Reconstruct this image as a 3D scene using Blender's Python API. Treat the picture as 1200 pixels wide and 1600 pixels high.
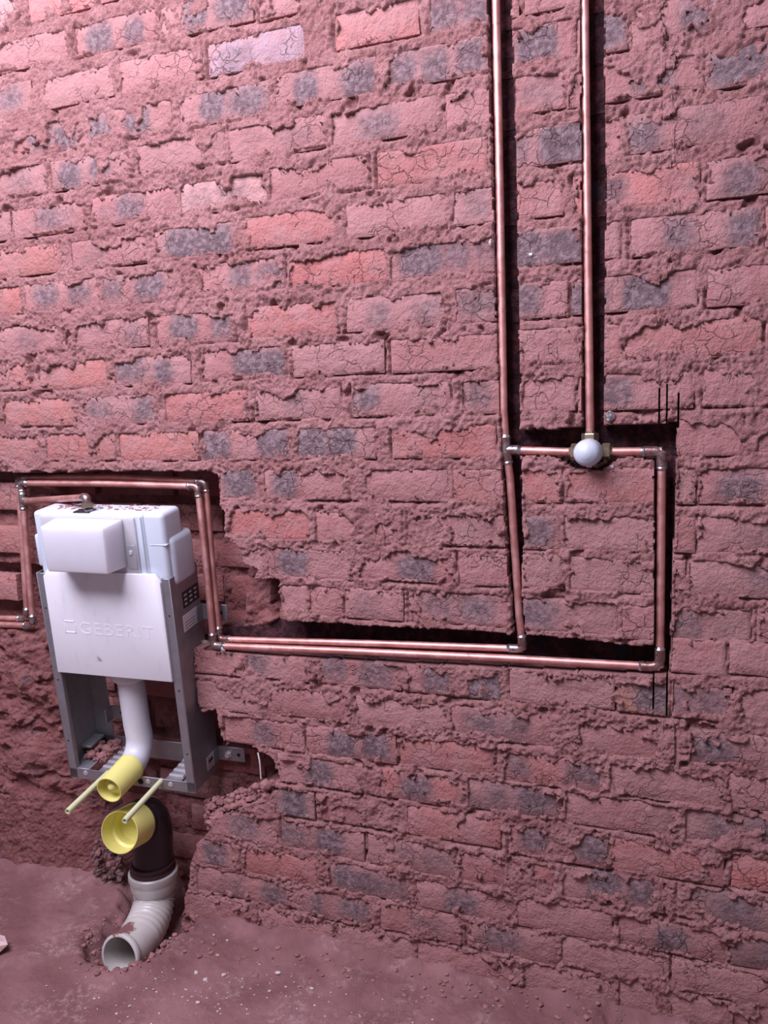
import bpy, math, random
import numpy as np
from mathutils import Vector, Matrix

for o in list(bpy.data.objects): bpy.data.objects.remove(o)
SC = bpy.context.scene
COL = SC.collection
random.seed(7)
RNG = np.random.default_rng(11)

# ------------------------------------------------------------------ camera
# World: wall face is the plane Y=0 (room on the -Y side), X to the right, Z up, floor at Z=0.
CAM = np.array([0.0, -1.5, 1.165])
FPX = 1250.0
RC = np.array([[0.93320708, 0.01722844, -0.3589258],
               [0.35828059, -0.12121941, 0.92571101],
               [-0.02756022, -0.99247621, -0.11929543]])   # rows: world axes in (right, down, forward)
cam_data = bpy.data.cameras.new('camera')
cam = bpy.data.objects.new('camera', cam_data); COL.objects.link(cam)
m = Matrix.Identity(4)
for i in range(3):
    m[i][0] = RC[i, 0]; m[i][1] = -RC[i, 1]; m[i][2] = -RC[i, 2]; m[i][3] = CAM[i]
cam.matrix_world = m
cam_data.sensor_fit = 'VERTICAL'; cam_data.sensor_height = 36.0
cam_data.lens = 36.0 * FPX / 1600.0
cam_data.clip_start = 0.02
SC.camera = cam

# ------------------------------------------------------------------ light
world = bpy.data.worlds.new('world'); SC.world = world; world.use_nodes = True
wn = world.node_tree.nodes; wl = world.node_tree.links
bg = wn['Background']; bg.inputs[0].default_value = (0.82, 0.75, 1.0, 1); bg.inputs[1].default_value = 0.20
def area(name, loc, target, size, power, color):
    l = bpy.data.lights.new(name, 'AREA'); l.shape = 'RECTANGLE'; l.size = size[0]; l.size_y = size[1]
    l.energy = power; l.color = color
    o = bpy.data.objects.new(name, l); COL.objects.link(o)
    o.location = loc
    o.rotation_euler = (Vector(target) - Vector(loc)).to_track_quat('-Z', 'Y').to_euler()
    return o
area('daylight_opening', (-1.30, -1.45, 2.78), (-1.05, 0.0, 1.55), (1.8, 1.2), 128, (0.87, 0.80, 1.0))
SC.view_settings.view_transform = 'Standard'
SC.view_settings.look = 'None'
SC.view_settings.exposure = 0.0
SC.view_settings.gamma = 1.0
SC.view_settings.use_curve_mapping = False

# ------------------------------------------------------------------ mapping helpers
def ray(px, py):
    return RC @ np.array([px - 600.0, py - 800.0, FPX])
def wp(px, py, Y=0.0):                     # where that sight line meets the vertical plane at depth Y
    r = ray(px, py); t = (Y - CAM[1]) / r[1]
    return Vector(CAM + r * t)
def fp(px, py, z=0.0):
    r = ray(px, py); t = (z - CAM[2]) / r[2]
    return Vector(CAM + r * t)

# ------------------------------------------------------------------ numpy noise
_T = RNG.random((8, 256, 256)) * 2 - 1
def vn(x, y, s=0):
    t = _T[s % 8]
    x = x + 17.3 * s; y = y + 9.1 * s
    xi = np.floor(x).astype(np.int64); yi = np.floor(y).astype(np.int64)
    fx = x - xi; fy = y - yi
    fx = fx * fx * (3 - 2 * fx); fy = fy * fy * (3 - 2 * fy)
    a = t[xi & 255, yi & 255]; b = t[(xi + 1) & 255, yi & 255]
    c = t[xi & 255, (yi + 1) & 255]; d = t[(xi + 1) & 255, (yi + 1) & 255]
    return (a * (1 - fx) + b * fx) * (1 - fy) + (c * (1 - fx) + d * fx) * fy
def fbm(x, y, scale, octv=3, s=0):
    r = 0; a = 1.0; n = 0
    for k in range(octv):
        r = r + a * vn(x * scale, y * scale, s + k); n += a; a *= 0.55; scale *= 2.1
    return r / n
def sstep(a, b, x):
    t = np.clip((x - a) / (b - a), 0, 1); return t * t * (3 - 2 * t)

# ------------------------------------------------------------------ materials
MATS = {}
class NT:
    def __init__(s, name):
        s.m = bpy.data.materials.new(name); s.m.use_nodes = True
        s.t = s.m.node_tree; s.n = s.t.nodes; s.l = s.t.links
        s.b = s.n['Principled BSDF']; MATS[name] = s.m
    def new(s, typ, **kw):
        n = s.n.new(typ)
        for k, v in kw.items(): setattr(n, k, v)
        return n
    def put(s, sock, v):
        if isinstance(v, bpy.types.NodeSocket): s.l.new(v, sock)
        elif isinstance(v, (tuple, list)) and len(v) == 3 and sock.type == 'RGBA': sock.default_value = (*v, 1)
        else: sock.default_value = v
    def math(s, op, a, b=0.0, clamp=False):
        n = s.new('ShaderNodeMath', operation=op, use_clamp=clamp); s.put(n.inputs[0], a); s.put(n.inputs[1], b); return n.outputs[0]
    def mix(s, f, a, b):
        n = s.new('ShaderNodeMix', data_type='RGBA'); s.put(n.inputs[0], f); s.put(n.inputs[6], a); s.put(n.inputs[7], b); return n.outputs[2]
    def ramp(s, v, stops):
        n = s.new('ShaderNodeMapRange', interpolation_type='SMOOTHSTEP'); s.put(n.inputs[0], v)
        n.inputs[1].default_value = stops[0]; n.inputs[2].default_value = stops[1]
        n.inputs[3].default_value = stops[2] if len(stops) > 2 else 0; n.inputs[4].default_value = stops[3] if len(stops) > 2 else 1
        return n.outputs[0]
    def noise(s, vec, scale, detail=4, rough=0.55):
        n = s.new('ShaderNodeTexNoise'); s.put(n.inputs['Vector'], vec); n.inputs['Scale'].default_value = scale
        n.inputs['Detail'].default_value = detail; n.inputs['Roughness'].default_value = rough; return n.outputs[0]
    def attr(s, name):
        return s.new('ShaderNodeAttribute', attribute_name=name).outputs['Fac']
    def bump(s, h, strength=1.0, dist=0.001, normal=None):
        n = s.new('ShaderNodeBump'); n.inputs['Strength'].default_value = strength; n.inputs['Distance'].default_value = dist
        s.put(n.inputs['Height'], h)
        if normal is not None: s.put(n.inputs['Normal'], normal)
        return n.outputs[0]
    def obj(s): return s.new('ShaderNodeTexCoord').outputs['Object']
    def rnd_obj(s):
        tc = s.obj(); oi = s.new('ShaderNodeObjectInfo')
        v = s.new('ShaderNodeVectorMath', operation='MULTIPLY_ADD'); s.put(v.inputs[0], oi.outputs['Random'])
        v.inputs[1].default_value = (37.0, 91.0, 53.0); s.put(v.inputs[2], tc); return v.outputs[0], oi
    def out(s, color, rough=0.6, metal=0.0, normal=None, **kw):
        s.put(s.b.inputs['Base Color'], color); s.put(s.b.inputs['Roughness'], rough); s.put(s.b.inputs['Metallic'], metal)
        if normal is not None: s.put(s.b.inputs['Normal'], normal)
        for k, v in kw.items(): s.put(s.b.inputs[k], v)
        return s.m

MORTAR_A = (0.41, 0.193, 0.180); MORTAR_B = (0.52, 0.265, 0.250)
def core_shade_color(t, vec):                    # cut, torch-blackened masonry; the deep shade inside the chases is painted in too
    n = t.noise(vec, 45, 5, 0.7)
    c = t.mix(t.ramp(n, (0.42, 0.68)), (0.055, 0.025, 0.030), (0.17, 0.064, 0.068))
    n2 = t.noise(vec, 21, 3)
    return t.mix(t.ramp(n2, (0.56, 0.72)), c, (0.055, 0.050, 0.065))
def mortar_material():
    t = NT('mortar'); v = t.obj()
    n = t.noise(v, 9, 5); n2 = t.noise(v, 60, 4, 0.65)
    c = t.mix(t.ramp(n, (0.33, 0.68)), MORTAR_A, MORTAR_B)
    c = t.mix(t.ramp(n2, (0.5, 0.72, 0, 0.5)), c, (0.56, 0.325, 0.305))
    raw_shade_color = t.mix(t.ramp(t.noise(v, 26, 4), (0.38, 0.62)), (0.25, 0.085, 0.075), (0.35, 0.150, 0.135))  # hacked red brick, with part of the niche's shade mixed into the colour
    raw_shade_color = t.mix(t.ramp(t.noise(v, 13, 4, 0.6), (0.60, 0.70)), raw_shade_color, (0.075, 0.06, 0.075))
    c = t.mix(t.math('MULTIPLY', t.attr('raw'), 0.7), c, raw_shade_color)
    c = t.mix(t.attr('core_shade'), c, core_shade_color(t, v))
    g = t.noise(v, 420, 3, 0.7); g2 = t.noise(v, 130, 4, 0.65)
    b = t.bump(g2, 1.0, 0.009); b = t.bump(g, 0.8, 0.005, b)
    return t.out(c, 0.95, normal=b, **{'Specular IOR Level': 0.15})
def brick_material():
    t = NT('brick'); v, oi = t.rnd_obj()
    base = oi.outputs['Color']
    n = t.noise(v, 28, 5, 0.6)
    c = t.mix(t.ramp(n, (0.35, 0.70, 0.0, 0.55)), base, t.mix(0.5, base, (0.31, 0.135, 0.12)))
    c = t.mix(t.ramp(t.noise(v, 15, 4), (0.40, 0.66, 0.1, 0.8)), c, (0.43, 0.228, 0.213))       # mortar dust
    sn = t.noise(v, 55, 5, 0.7)
    st = t.math('ADD', t.attr('stain'), t.math('MULTIPLY', t.math('SUBTRACT', sn, 0.5), 0.9))
    st = t.ramp(st, (0.10, 0.90, 0, 0.86))
    st = t.math('MULTIPLY', st, t.ramp(t.attr('stain'), (0.02, 0.15)))
    sc = t.mix(t.ramp(t.noise(v, 90, 4), (0.4, 0.65)), (0.115, 0.086, 0.094), (0.26, 0.198, 0.207))
    c = t.mix(st, c, sc)
    vo = t.new('ShaderNodeTexVoronoi', feature='DISTANCE_TO_EDGE')
    wv = t.new('ShaderNodeVectorMath', operation='MULTIPLY_ADD')
    nn = t.new('ShaderNodeTexNoise'); t.put(nn.inputs['Vector'], v); nn.inputs['Scale'].default_value = 40
    t.put(wv.inputs[0], nn.outputs['Color']); wv.inputs[1].default_value = (0.03, 0.03, 0.03); t.put(wv.inputs[2], v)
    t.put(vo.inputs['Vector'], wv.outputs[0]); vo.inputs['Scale'].default_value = 34
    cm = t.ramp(t.noise(v, 12, 3), (0.50, 0.62))
    crack = t.math('MULTIPLY', t.ramp(vo.outputs['Distance'], (0.0, 0.055, 1.0, 0.0)), cm)
    c = t.mix(t.math('MULTIPLY', crack, 0.38), c, (0.12, 0.055, 0.05))  # crack shadow tinted into the colour, along with a little dirt
    c = t.mix(t.attr('core_shade'), c, core_shade_color(t, v))
    g = t.noise(v, 160, 5, 0.7)
    b = t.bump(t.noise(v, 42, 5, 0.65), 1.0, 0.009); b = t.bump(g, 0.8, 0.004, b)
    b = t.bump(t.math('SUBTRACT', 1.0, crack), 0.9, 0.0022, b)
    return t.out(c, 0.9, normal=b, **{'Specular IOR Level': 0.2})
def dirt_material():
    t = NT('dirt_floor'); v = t.obj()
    c = t.mix(t.ramp(t.noise(v, 5, 5), (0.35, 0.66)), (0.19, 0.088, 0.087), (0.285, 0.148, 0.145))
    pale = t.math('MULTIPLY', t.ramp(t.noise(v, 6.5, 3), (0.46, 0.62)), t.ramp(t.noise(v, 70, 4, 0.75), (0.46, 0.66)))
    c = t.mix(t.math('MULTIPLY', pale, 0.6), c, (0.42, 0.29, 0.285))
    sp = t.math('MULTIPLY', t.ramp(t.noise(v, 150, 2), (0.70, 0.76)), t.ramp(t.noise(v, 9, 2), (0.45, 0.6)))
    c = t.mix(t.math('MULTIPLY', sp, 0.6), c, (0.5, 0.4, 0.4))
    b = t.bump(t.noise(v, 60, 5, 0.65), 0.7, 0.006); b = t.bump(t.noise(v, 260, 3), 0.5, 0.002, b)
    return t.out(c, 0.92, normal=b, **{'Specular IOR Level': 0.2})
def clod_material(name, a, bcol):
    t = NT(name); v = t.obj()
    c = t.mix(t.ramp(t.noise(v, 60, 4), (0.35, 0.65)), a, bcol)
    return t.out(c, 0.95, normal=t.bump(t.noise(v, 200, 4), 0.7, 0.003))
def copper_material():
    t = NT('copper'); v = t.obj()
    n = t.noise(v, 22, 5, 0.65)
    c = t.mix(t.ramp(n, (0.38, 0.66)), (0.62, 0.29, 0.25), (0.78, 0.43, 0.38))
    c = t.mix(t.ramp(t.noise(v, 48, 4, 0.7), (0.61, 0.72, 0, 0.7)), c, (0.34, 0.15, 0.12))
    return t.out(c, t.ramp(n, (0.3, 0.7, 0.43, 0.58)), 0.75)
def fitting_material():
    t = NT('soldered_copper'); v = t.obj()
    n = t.noise(v, 55, 4, 0.6)
    c = t.mix(t.ramp(n, (0.42, 0.60)), (0.27, 0.135, 0.115), (0.38, 0.32, 0.31))
    c = t.mix(t.ramp(t.noise(v, 95, 4, 0.7), (0.56, 0.68)), c, (0.06, 0.04, 0.04))
    return t.out(c, 0.38, 0.8, normal=t.bump(t.noise(v, 180, 3), 0.4, 0.001))
def solder_material():
    t = NT('solder'); v = t.obj()
    c = t.mix(t.ramp(t.noise(v, 140, 3), (0.4, 0.6)), (0.36, 0.32, 0.31), (0.74, 0.72, 0.73))
    return t.out(c, 0.25, 0.9)
def plain(name, col, rough=0.5, metal=0.0, var=0.08, scale=30, dust=0.0, dcol=(0.42, 0.2, 0.18), bump=0.0, **kw):
    t = NT(name); v = t.obj()
    n = t.noise(v, scale, 4)
    lo = tuple(x * (1 - var) for x in col); hi = tuple(min(1, x * (1 + var)) for x in col)
    c = t.mix(n, lo, hi)
    if dust > 0:
        c = t.mix(t.ramp(t.noise(v, scale * 0.5, 6, 0.7), (0.52, 0.80, 0, dust)), c, dcol)
    nm = t.bump(t.noise(v, scale * 6, 3), bump, 0.002) if bump else None
    return t.out(c, rough, metal, nm, **kw)
def plate_material():                       # white board with drag marks and a smudge
    t = NT('white_panel'); v = t.obj()
    mp = t.new('ShaderNodeMapping'); t.put(mp.inputs[0], v); mp.inputs['Scale'].default_value = (1, 1, 0.25); mp.inputs['Rotation'].default_value = (0, 0.25, 0)
    c = t.mix(t.ramp(t.noise(mp.outputs[0], 60, 4, 0.7), (0.55, 0.75, 0, 0.35)), (0.87, 0.89, 0.91), (0.68, 0.66, 0.68))
    c = t.mix(t.ramp(t.noise(v, 11, 4), (0.52, 0.75, 0, 0.35)), c, (0.68, 0.55, 0.52))
    g = t.new('ShaderNodeVectorMath', operation='DISTANCE'); t.put(g.inputs[0], v); g.inputs[1].default_value = (0.138, -0.01, 0.325)
    c = t.mix(t.math('MULTIPLY', t.ramp(g.outputs['Value'], (0.002, 0.012, 1, 0)), t.ramp(t.noise(v, 120, 3), (0.4, 0.6))), c, (0.30, 0.22, 0.15))
    return t.out(c, 0.5)
def elbow_material():                      # beige pipe with a smear of red soil above its mouth
    t = NT('soiled_pvc'); v = t.obj()
    c = t.mix(t.ramp(t.noise(v, 20, 5, 0.7), (0.45, 0.75, 0, 0.5)), (0.57, 0.55, 0.50), (0.40, 0.27, 0.24))
    g = t.new('ShaderNodeVectorMath', operation='DISTANCE'); t.put(g.inputs[0], v); g.inputs[1].default_value = (0.0, -0.085, 0.078)
    k = t.math('ADD', t.ramp(g.outputs['Value'], (0.012, 0.05, 0.75, 0.0)), t.math('MULTIPLY', t.math('SUBTRACT', t.noise(v, 95, 4, 0.7), 0.5), 1.3))
    c = t.mix(t.ramp(k, (0.38, 0.55, 0, 0.95)), c, (0.22, 0.095, 0.085))
    return t.out(c, 0.32)
elbow_material()
mortar_material(); brick_material(); dirt_material(); copper_material(); fitting_material(); solder_material(); plate_material()
clod_material('clod', (0.24, 0.108, 0.10), (0.36, 0.172, 0.16))
clod_material('dark_clod', (0.10, 0.065, 0.068), (0.26, 0.12, 0.11))
clod_material('chip', (0.42, 0.32, 0.31), (0.62, 0.54, 0.53))
clod_material('pink_block', (0.60, 0.42, 0.41), (0.70, 0.52, 0.50))
plain('tank_plastic', (0.62, 0.70, 0.77), 0.38, dust=0.30, scale=16, dcol=(0.72, 0.60, 0.58), **{'Subsurface Weight': 0.15, 'Subsurface Radius': (0.02, 0.02, 0.02), 'Subsurface Scale': 1.0})
plain('white_plastic', (0.70, 0.71, 0.75), 0.42, dust=0.15, scale=18, dcol=(0.70, 0.6, 0.6), **{'Subsurface Weight': 0.7, 'Subsurface Radius': (1.0, 1.0, 1.0), 'Subsurface Scale': 0.05})
plain('galvanised_steel', (0.34, 0.34, 0.36), 0.48, 0.7, var=0.25, scale=40, dust=0.35, dcol=(0.32, 0.2, 0.19))
plain('bright_steel', (0.72, 0.71, 0.73), 0.35, 0.6, var=0.12, scale=50)
plain('yellow_plastic', (0.76, 0.72, 0.22), 0.42, dust=0.12, scale=30, dcol=(0.6, 0.45, 0.2))
plain('pale_sleeve', (0.64, 0.68, 0.40), 0.45, var=0.06)
plain('black_plastic', (0.022, 0.014, 0.016), 0.35, dust=0.25, scale=25, dcol=(0.09, 0.035, 0.035))
plain('rubber', (0.05, 0.02, 0.022), 0.5)
plain('beige_pvc', (0.56, 0.54, 0.49), 0.30, dust=0.95, scale=38, dcol=(0.36, 0.17, 0.15))
plain('brass', (0.48, 0.38, 0.25), 0.34, 0.85, var=0.3, scale=60, dust=0.4, dcol=(0.2, 0.1, 0.09))
plain('valve_cap', (0.56, 0.63, 0.70), 0.35, var=0.05, scale=20)
plain('sticker_black', (0.02, 0.018, 0.022), 0.5)
plain('sticker_print', (0.55, 0.53, 0.56), 0.6)
plain('sticker_white', (0.74, 0.71, 0.72), 0.6, dust=0.3, scale=60, dcol=(0.5, 0.4, 0.4))
plain('hole_dark', (0.01, 0.01, 0.01), 0.9)
plain('white_wire', (0.8, 0.78, 0.76), 0.5)
plain('ink', (0.25, 0.24, 0.26), 0.7)

# ------------------------------------------------------------------ mesh helpers
def link(name, me, mat, parent=None):
    o = bpy.data.objects.new(name, me); COL.objects.link(o)
    if mat: me.materials.append(MATS[mat])
    if parent is not None: o.parent = parent
    return o
def tag(o, label, cat, group=None, kind=None):
    o['label'] = label; o['category'] = cat
    if group: o['group'] = group
    if kind: o['kind'] = kind
    return o
def empty(name, loc=(0, 0, 0), mat=None):
    o = bpy.data.objects.new(name, None); COL.objects.link(o); o.empty_display_size = 0.05
    if mat is not None: o.matrix_world = mat
    else: o.location = loc
    return o
class MB:
    def __init__(s): s.v = []; s.f = []
    def add(s, vs, fs):
        k = len(s.v); s.v += [tuple(p) for p in vs]; s.f += [tuple(i + k for i in f) for f in fs]; return s
    def box(s, a, b):
        (x0, y0, z0), (x1, y1, z1) = a, b
        return s.add([(x0, y0, z0), (x1, y0, z0), (x1, y1, z0), (x0, y1, z0), (x0, y0, z1), (x1, y0, z1), (x1, y1, z1), (x0, y1, z1)],
                     [(0, 3, 2, 1), (4, 5, 6, 7), (0, 1, 5, 4), (1, 2, 6, 5), (2, 3, 7, 6), (3, 0, 4, 7)])
    def prism(s, poly, y0, y1):            # polygon in XZ (counter-clockwise seen from -Y), extruded along Y
        n = len(poly)
        vs = [(x, y0, z) for x, z in poly] + [(x, y1, z) for x, z in poly]
        return s.add(vs, [tuple(range(n)), tuple(range(2 * n - 1, n - 1, -1))] + [(i, i + n, (i + 1) % n + n, (i + 1) % n) for i in range(n)])
    def sweep(s, pts, rad, n=16, cap=True):
        pts = [Vector(p) for p in pts]; N = len(pts)
        if not isinstance(rad, (list, tuple)): rad = [rad] * N
        tg = []
        for i in range(N):
            a = pts[max(i - 1, 0)]; b = pts[min(i + 1, N - 1)]
            d = b - a
            if d.length < 1e-9: d = pts[i] - pts[max(i - 2, 0)]
            tg.append(d.normalized())
        ref = Vector((0, 0, 1)) if abs(tg[0].z) < 0.9 else Vector((1, 0, 0))
        u = (ref - tg[0] * ref.dot(tg[0])).normalized()
        vs = []
        for i in range(N):
            if i: u = (u - tg[i] * u.dot(tg[i])).normalized()
            w = tg[i].cross(u)
            for k in range(n):
                a = 2 * math.pi * k / n
                vs.append(pts[i] + (u * math.cos(a) + w * math.sin(a)) * rad[i])
        fs = [(i * n + k, i * n + (k + 1) % n, (i + 1) * n + (k + 1) % n, (i + 1) * n + k) for i in range(N - 1) for k in range(n)]
        if cap: fs += [tuple(range(n - 1, -1, -1)), tuple((N - 1) * n + k for k in range(n))]
        return s.add(vs, fs)
    def lathe(s, prof, origin, axis, n=28):  # prof: (distance along axis, radius)
        o = Vector(origin); ax = Vector(axis).normalized()
        ref = Vector((0, 0, 1)) if abs(ax.z) < 0.9 else Vector((1, 0, 0))
        u = (ref - ax * ref.dot(ax)).normalized(); w = ax.cross(u)
        vs = [o + ax * d + (u * math.cos(2 * math.pi * k / n) + w * math.sin(2 * math.pi * k / n)) * max(r, 1e-5) for d, r in prof for k in range(n)]
        fs = [(i * n + k, i * n + (k + 1) % n, (i + 1) * n + (k + 1) % n, (i + 1) * n + k) for i in range(len(prof) - 1) for k in range(n)]
        return s.add(vs, fs)
    def blob(s, c, r, seed, sq=(1, 1, 1), sub=2):
        import bmesh
        bm = bmesh.new(); bmesh.ops.create_icosphere(bm, subdivisions=sub, radius=1.0)
        rr = random.Random(seed)
        ph = [rr.uniform(0, 6.28) for _ in range(6)]; fr = [rr.uniform(1.5, 4.0) for _ in range(6)]
        bm.verts.ensure_lookup_table()
        vs = []
        for v in bm.verts:
            k = 1 + 0.14 * math.sin(fr[0] * v.co.x + ph[0]) + 0.14 * math.sin(fr[1] * v.co.y + ph[1]) + 0.12 * math.sin(fr[2] * v.co.z + ph[2]) + rr.uniform(-.2, .2)
            vs.append((c[0] + v.co.x * r * k * sq[0], c[1] + v.co.y * r * k * sq[1], c[2] + v.co.z * r * k * sq[2]))
        fs = [tuple(v.index for v in f.verts) for f in bm.faces]; bm.free()
        return s.add(vs, fs)
    def build(s, name, mat, parent=None, smooth=False, bevel=0, seg=2, angle=40):
        me = bpy.data.meshes.new(name); me.from_pydata(s.v, [], s.f); me.update()
        import bmesh
        bm = bmesh.new(); bm.from_mesh(me); bmesh.ops.recalc_face_normals(bm, faces=bm.faces)
        if bevel:
            bmesh.ops.bevel(bm, geom=[e for e in bm.edges if len(e.link_faces) == 2 and e.calc_face_angle(0) > 0.6], offset=bevel, segments=seg, profile=0.5, affect='EDGES', clamp_overlap=True)
        bm.to_mesh(me); bm.free()
        if smooth or bevel:
            me.polygons.foreach_set('use_smooth', [True] * len(me.polygons))
            me.set_sharp_from_angle(angle=math.radians(angle))
        return link(name, me, mat, parent)
def arc(p, q, r, n=8):                      # rounded corner points at q between p and r, radius by distance
    return
def rounded(pts, rad=0.02, n=7):
    pts = [Vector(p) for p in pts]; out = [pts[0]]
    for i in range(1, len(pts) - 1):
        a = (pts[i - 1] - pts[i]); b = (pts[i + 1] - pts[i])
        la = min(rad, a.length * 0.49); lb = min(rad, b.length * 0.49)
        A = pts[i] + a.normalized() * la; B = pts[i] + b.normalized() * lb
        for k in range(n + 1):
            t = k / n
            out.append(A * (1 - t) ** 2 + pts[i] * 2 * t * (1 - t) + B * t ** 2)
    out.append(pts[-1]); return out

# ------------------------------------------------------------------ brick survey of the wall
# crop origin and magnification of the survey views, then rows of: left, right, centre height, tone, stains(position:strength)
CROPS = {'A': (0, 0, 3), 'B': (400, 0, 3), 'C': (800, 0, 3), 'D': (0, 270, 3), 'E': (400, 270, 3), 'F': (800, 270, 3),
         'G': (0, 540, 3), 'H': (400, 540, 3), 'I': (800, 540, 3), 'J': (400, 810, 3), 'K': (800, 810, 3),
         'L': (300, 1080, 3), 'M': (700, 1080, 2.4), 'N': (270, 1300, 3), 'P': (700, 1300, 2.4)}
ROWS = """
A -170 110 60 w; A 130 440 5 r
A -60 312 225 p; A 345 740 140 p .3:1,.72:.8; A 760 1185 75 p .38:1,.8:1; B 15 300 10 p
A -230 150 470 p .75:.7; A 175 530 410 p; A 565 945 320 p; A 975 1425 240 b .3:.5; B 370 760 110 r; B 815 1230 50 p .15:.8,.55:.8; C 60 480 -40 p
A 60 390 640 p .4:.9,.75:1; A 415 800 575 p .1:.9,.6:1; A 845 1260 500 p .38:1,.78:.9; B 90 560 380 p .32:1,.85:1; B 600 1085 290 p .2:.8,.5:.8,.85:.8; C -90 290 200 p .55:1.1; C 300 548 170 p .6:.9; C 556 1060 95 p .65:.8; C 1080 1560 20 p
A -180 215 860 p .7:.5; A 245 600 800 p .25:1,.65:.9; A 640 1050 715 p; B -125 325 640 p .25:.3,.7:.4; B 355 845 570 p .45:.7; B 890 1190 520 p; C 10 250 420 p .5:.5; C 265 885 370 p .65:.8; C 905 1500 310 p .25:1.1
D -270 45 270 p; D 60 400 220 p .5:.7,.78:.4; D 430 820 160 p .15:.5,.45:.8,.85:.4; D 845 1250 100 w .2:.4,.6:.5; B 65 530 820 p; B 570 1085 760 q; C -50 345 680 p .15:.6,.75:1.2; C 400 520 640 p; C 540 1170 590 p .12:.8,.6:.5; C 1190 1750 540 p .2:.5
D -110 285 420 o; D 335 690 370 p .3:.4; D 720 1095 320 p .35:1.2,.75:1.2; E -50 370 260 q; E 425 890 205 p; E 925 1210 150 p .4:.5; F 10 240 120 p; F 285 880 75 r .3:.7,.85:.4; F 915 1500 10 p .3:.8
D -290 100 610 o; D 120 460 575 p .3:.8,.75:.7; D 480 860 535 p .1:.7,.6:.9; D 930 1335 480 p .5:.8,.85:.8; E 150 615 455 r; E 630 1115 410 p .3:1.1,.65:.7,.95:.6; F 15 325 345 p .2:1.1,.7:.9; F 400 505 310 p; F 555 1165 280 p .38:.8,.9:.9; F 1185 1780 240 p
D -80 300 780 p .55:.5; D 340 690 755 p .8:.5; D 735 1105 730 p .35:1,.85:.8; E -40 380 690 r; E 425 885 655 p .35:.6,.8:.6; E 935 1210 615 p .4:.6; F 20 260 590 p .2:.8; F 280 870 550 p .1:.8,.6:1.2; F 915 1500 520 p
G -200 130 145 o; G 160 500 140 o; G 540 890 120 p .2:.8,.65:.9; G 945 1340 80 p .55:1,.85:1.2; H 170 600 60 p; H 635 1130 45 p; F 30 315 805 p; F 400 508 790 p; F 530 1170 780 q; F 1190 1780 750 p
G 15 350 315 o; G 390 735 300 p .2:.6,.85:.8; G 775 1160 290 q; H -10 395 275 p .5:.5; H 450 910 250 p .15:.8,.75:.4; H 965 1240 240 p .3:.6; I 40 300 220 p; I 305 850 215 p .35:.7; I 900 1490 185 p
G -180 200 480 o; G 215 540 475 o; G 560 930 475 o; G 955 1360 465 p .12:1.2,.82:1.2; H 190 560 460 p .2:1.3,.6:1.3; H 640 1125 450 q; I 690 1085 430 p; I 1150 1740 400 p
G 1030 1215 650 p .5:1; H 40 435 655 p .25:1; H 450 900 660 p; H 925 1165 660 q; I 40 232 655 q; I 250 740 650 q; I 745 860 660 p; I 872 1450 655 p .35:.8
J -135 250 25 r; J 280 685 40 p; J 715 1165 55 p .7:.4; K 45 230 75 p .3:.8; K 240 740 75 p; K 745 860 75 p; K 872 1450 75 p .5:.4
J -70 30 195 p; J 55 460 222 p .3:.9; J 480 935 225 p .6:.9; J 950 1210 240 p; K 45 240 245 p; K 270 740 270 p; K 748 812 272 p; K 830 1420 285 p .6:.5
J 105 245 380 p; J 255 410 390 p; J 415 690 400 p .4:.5; J 715 1180 420 p .3:.6,.7:.7; K 45 505 460 p .15:.7; K 510 740 500 p; K 745 1120 505 p .2:.6,.7:.3; K 1150 1720 510 p
K 745 1000 655 p; K 1020 1600 660 p
J -290 -60 690 p; J -40 240 700 p .1:.7; J 290 680 725 p .2:.7,.7:.7; J 700 1150 770 p .35:.8,.85:1; K -10 480 790 p; K 495 740 835 z .75:1; K 748 1030 860 p .2:.6,.7:.7; K 1060 1620 880 p
L 25 315 40 p; L 330 745 60 p; L 770 1195 120 p; M 10 385 130 p .3:.7,.65:.6; M 475 850 185 p; M 905 1350 215 p .2:.8
L 150 525 205 p .5:.7; L 535 955 255 p .4:1,.78:1; L 975 1425 300 q; M 210 570 310 q .15:.7,.85:.8; M 600 1035 345 p .35:.3; M 1045 1500 380 p
L 400 800 400 p .5:.9; L 830 1290 470 q .5:.9; M 70 425 405 g .3:.6,.7:.7; M 440 860 460 p .85:.4; M 890 1360 530 g .3:.6,.7:.6
L 390 575 535 g .5:.9; L 605 930 570 p; L 1010 1445 630 q; M 230 600 590 p .25:.8,.85:1; M 610 1035 635 q; M 1065 1500 690 r
L 90 400 640 p .5:.7; L 415 805 700 p .1:.7,.6:1; L 825 1240 775 p .4:.5,.8:.5; P 38 225 150 p; P 240 398 165 q; P 430 810 205 p .42:1.2,.85:.8; P 860 1330 280 g .5:.6
N 110 285 110 p .5:.8; N 325 690 170 q; N 720 1115 235 p .2:.9,.5:.8,.85:.6; P -120 225 265 p .5:.8; P 260 615 320 p; P 640 1045 390 p .5:.9; P 1060 1500 450 g .4:.5
N 110 545 270 p .4:.5,.85:.8; N 605 930 370 p .2:.7,.75:.8; N 975 1350 430 p .6:.5; P 70 410 410 p .4:.7; P 425 830 480 p; P 840 1330 560 p
N 40 375 375 p; N 400 755 455 p; N 770 1150 530 p; P -130 250 505 p; P 275 630 565 p; P 640 1060 620 p; P 1070 1500 670 p
"""
TONE = {'p': (0.408, 0.198, 0.186), 'q': (0.44, 0.172, 0.155), 'r': (0.51, 0.195, 0.175), 'o': (0.47, 0.195, 0.168), 'g': (0.245, 0.155, 0.155),
        'b': (0.40, 0.285, 0.31), 'w': (0.52, 0.30, 0.275), 'z': (0.44, 0.20, 0.12), 'k': (0.31, 0.105, 0.095)}  # k: undusted inner-leaf red, darkened to carry the niche's shade
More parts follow.
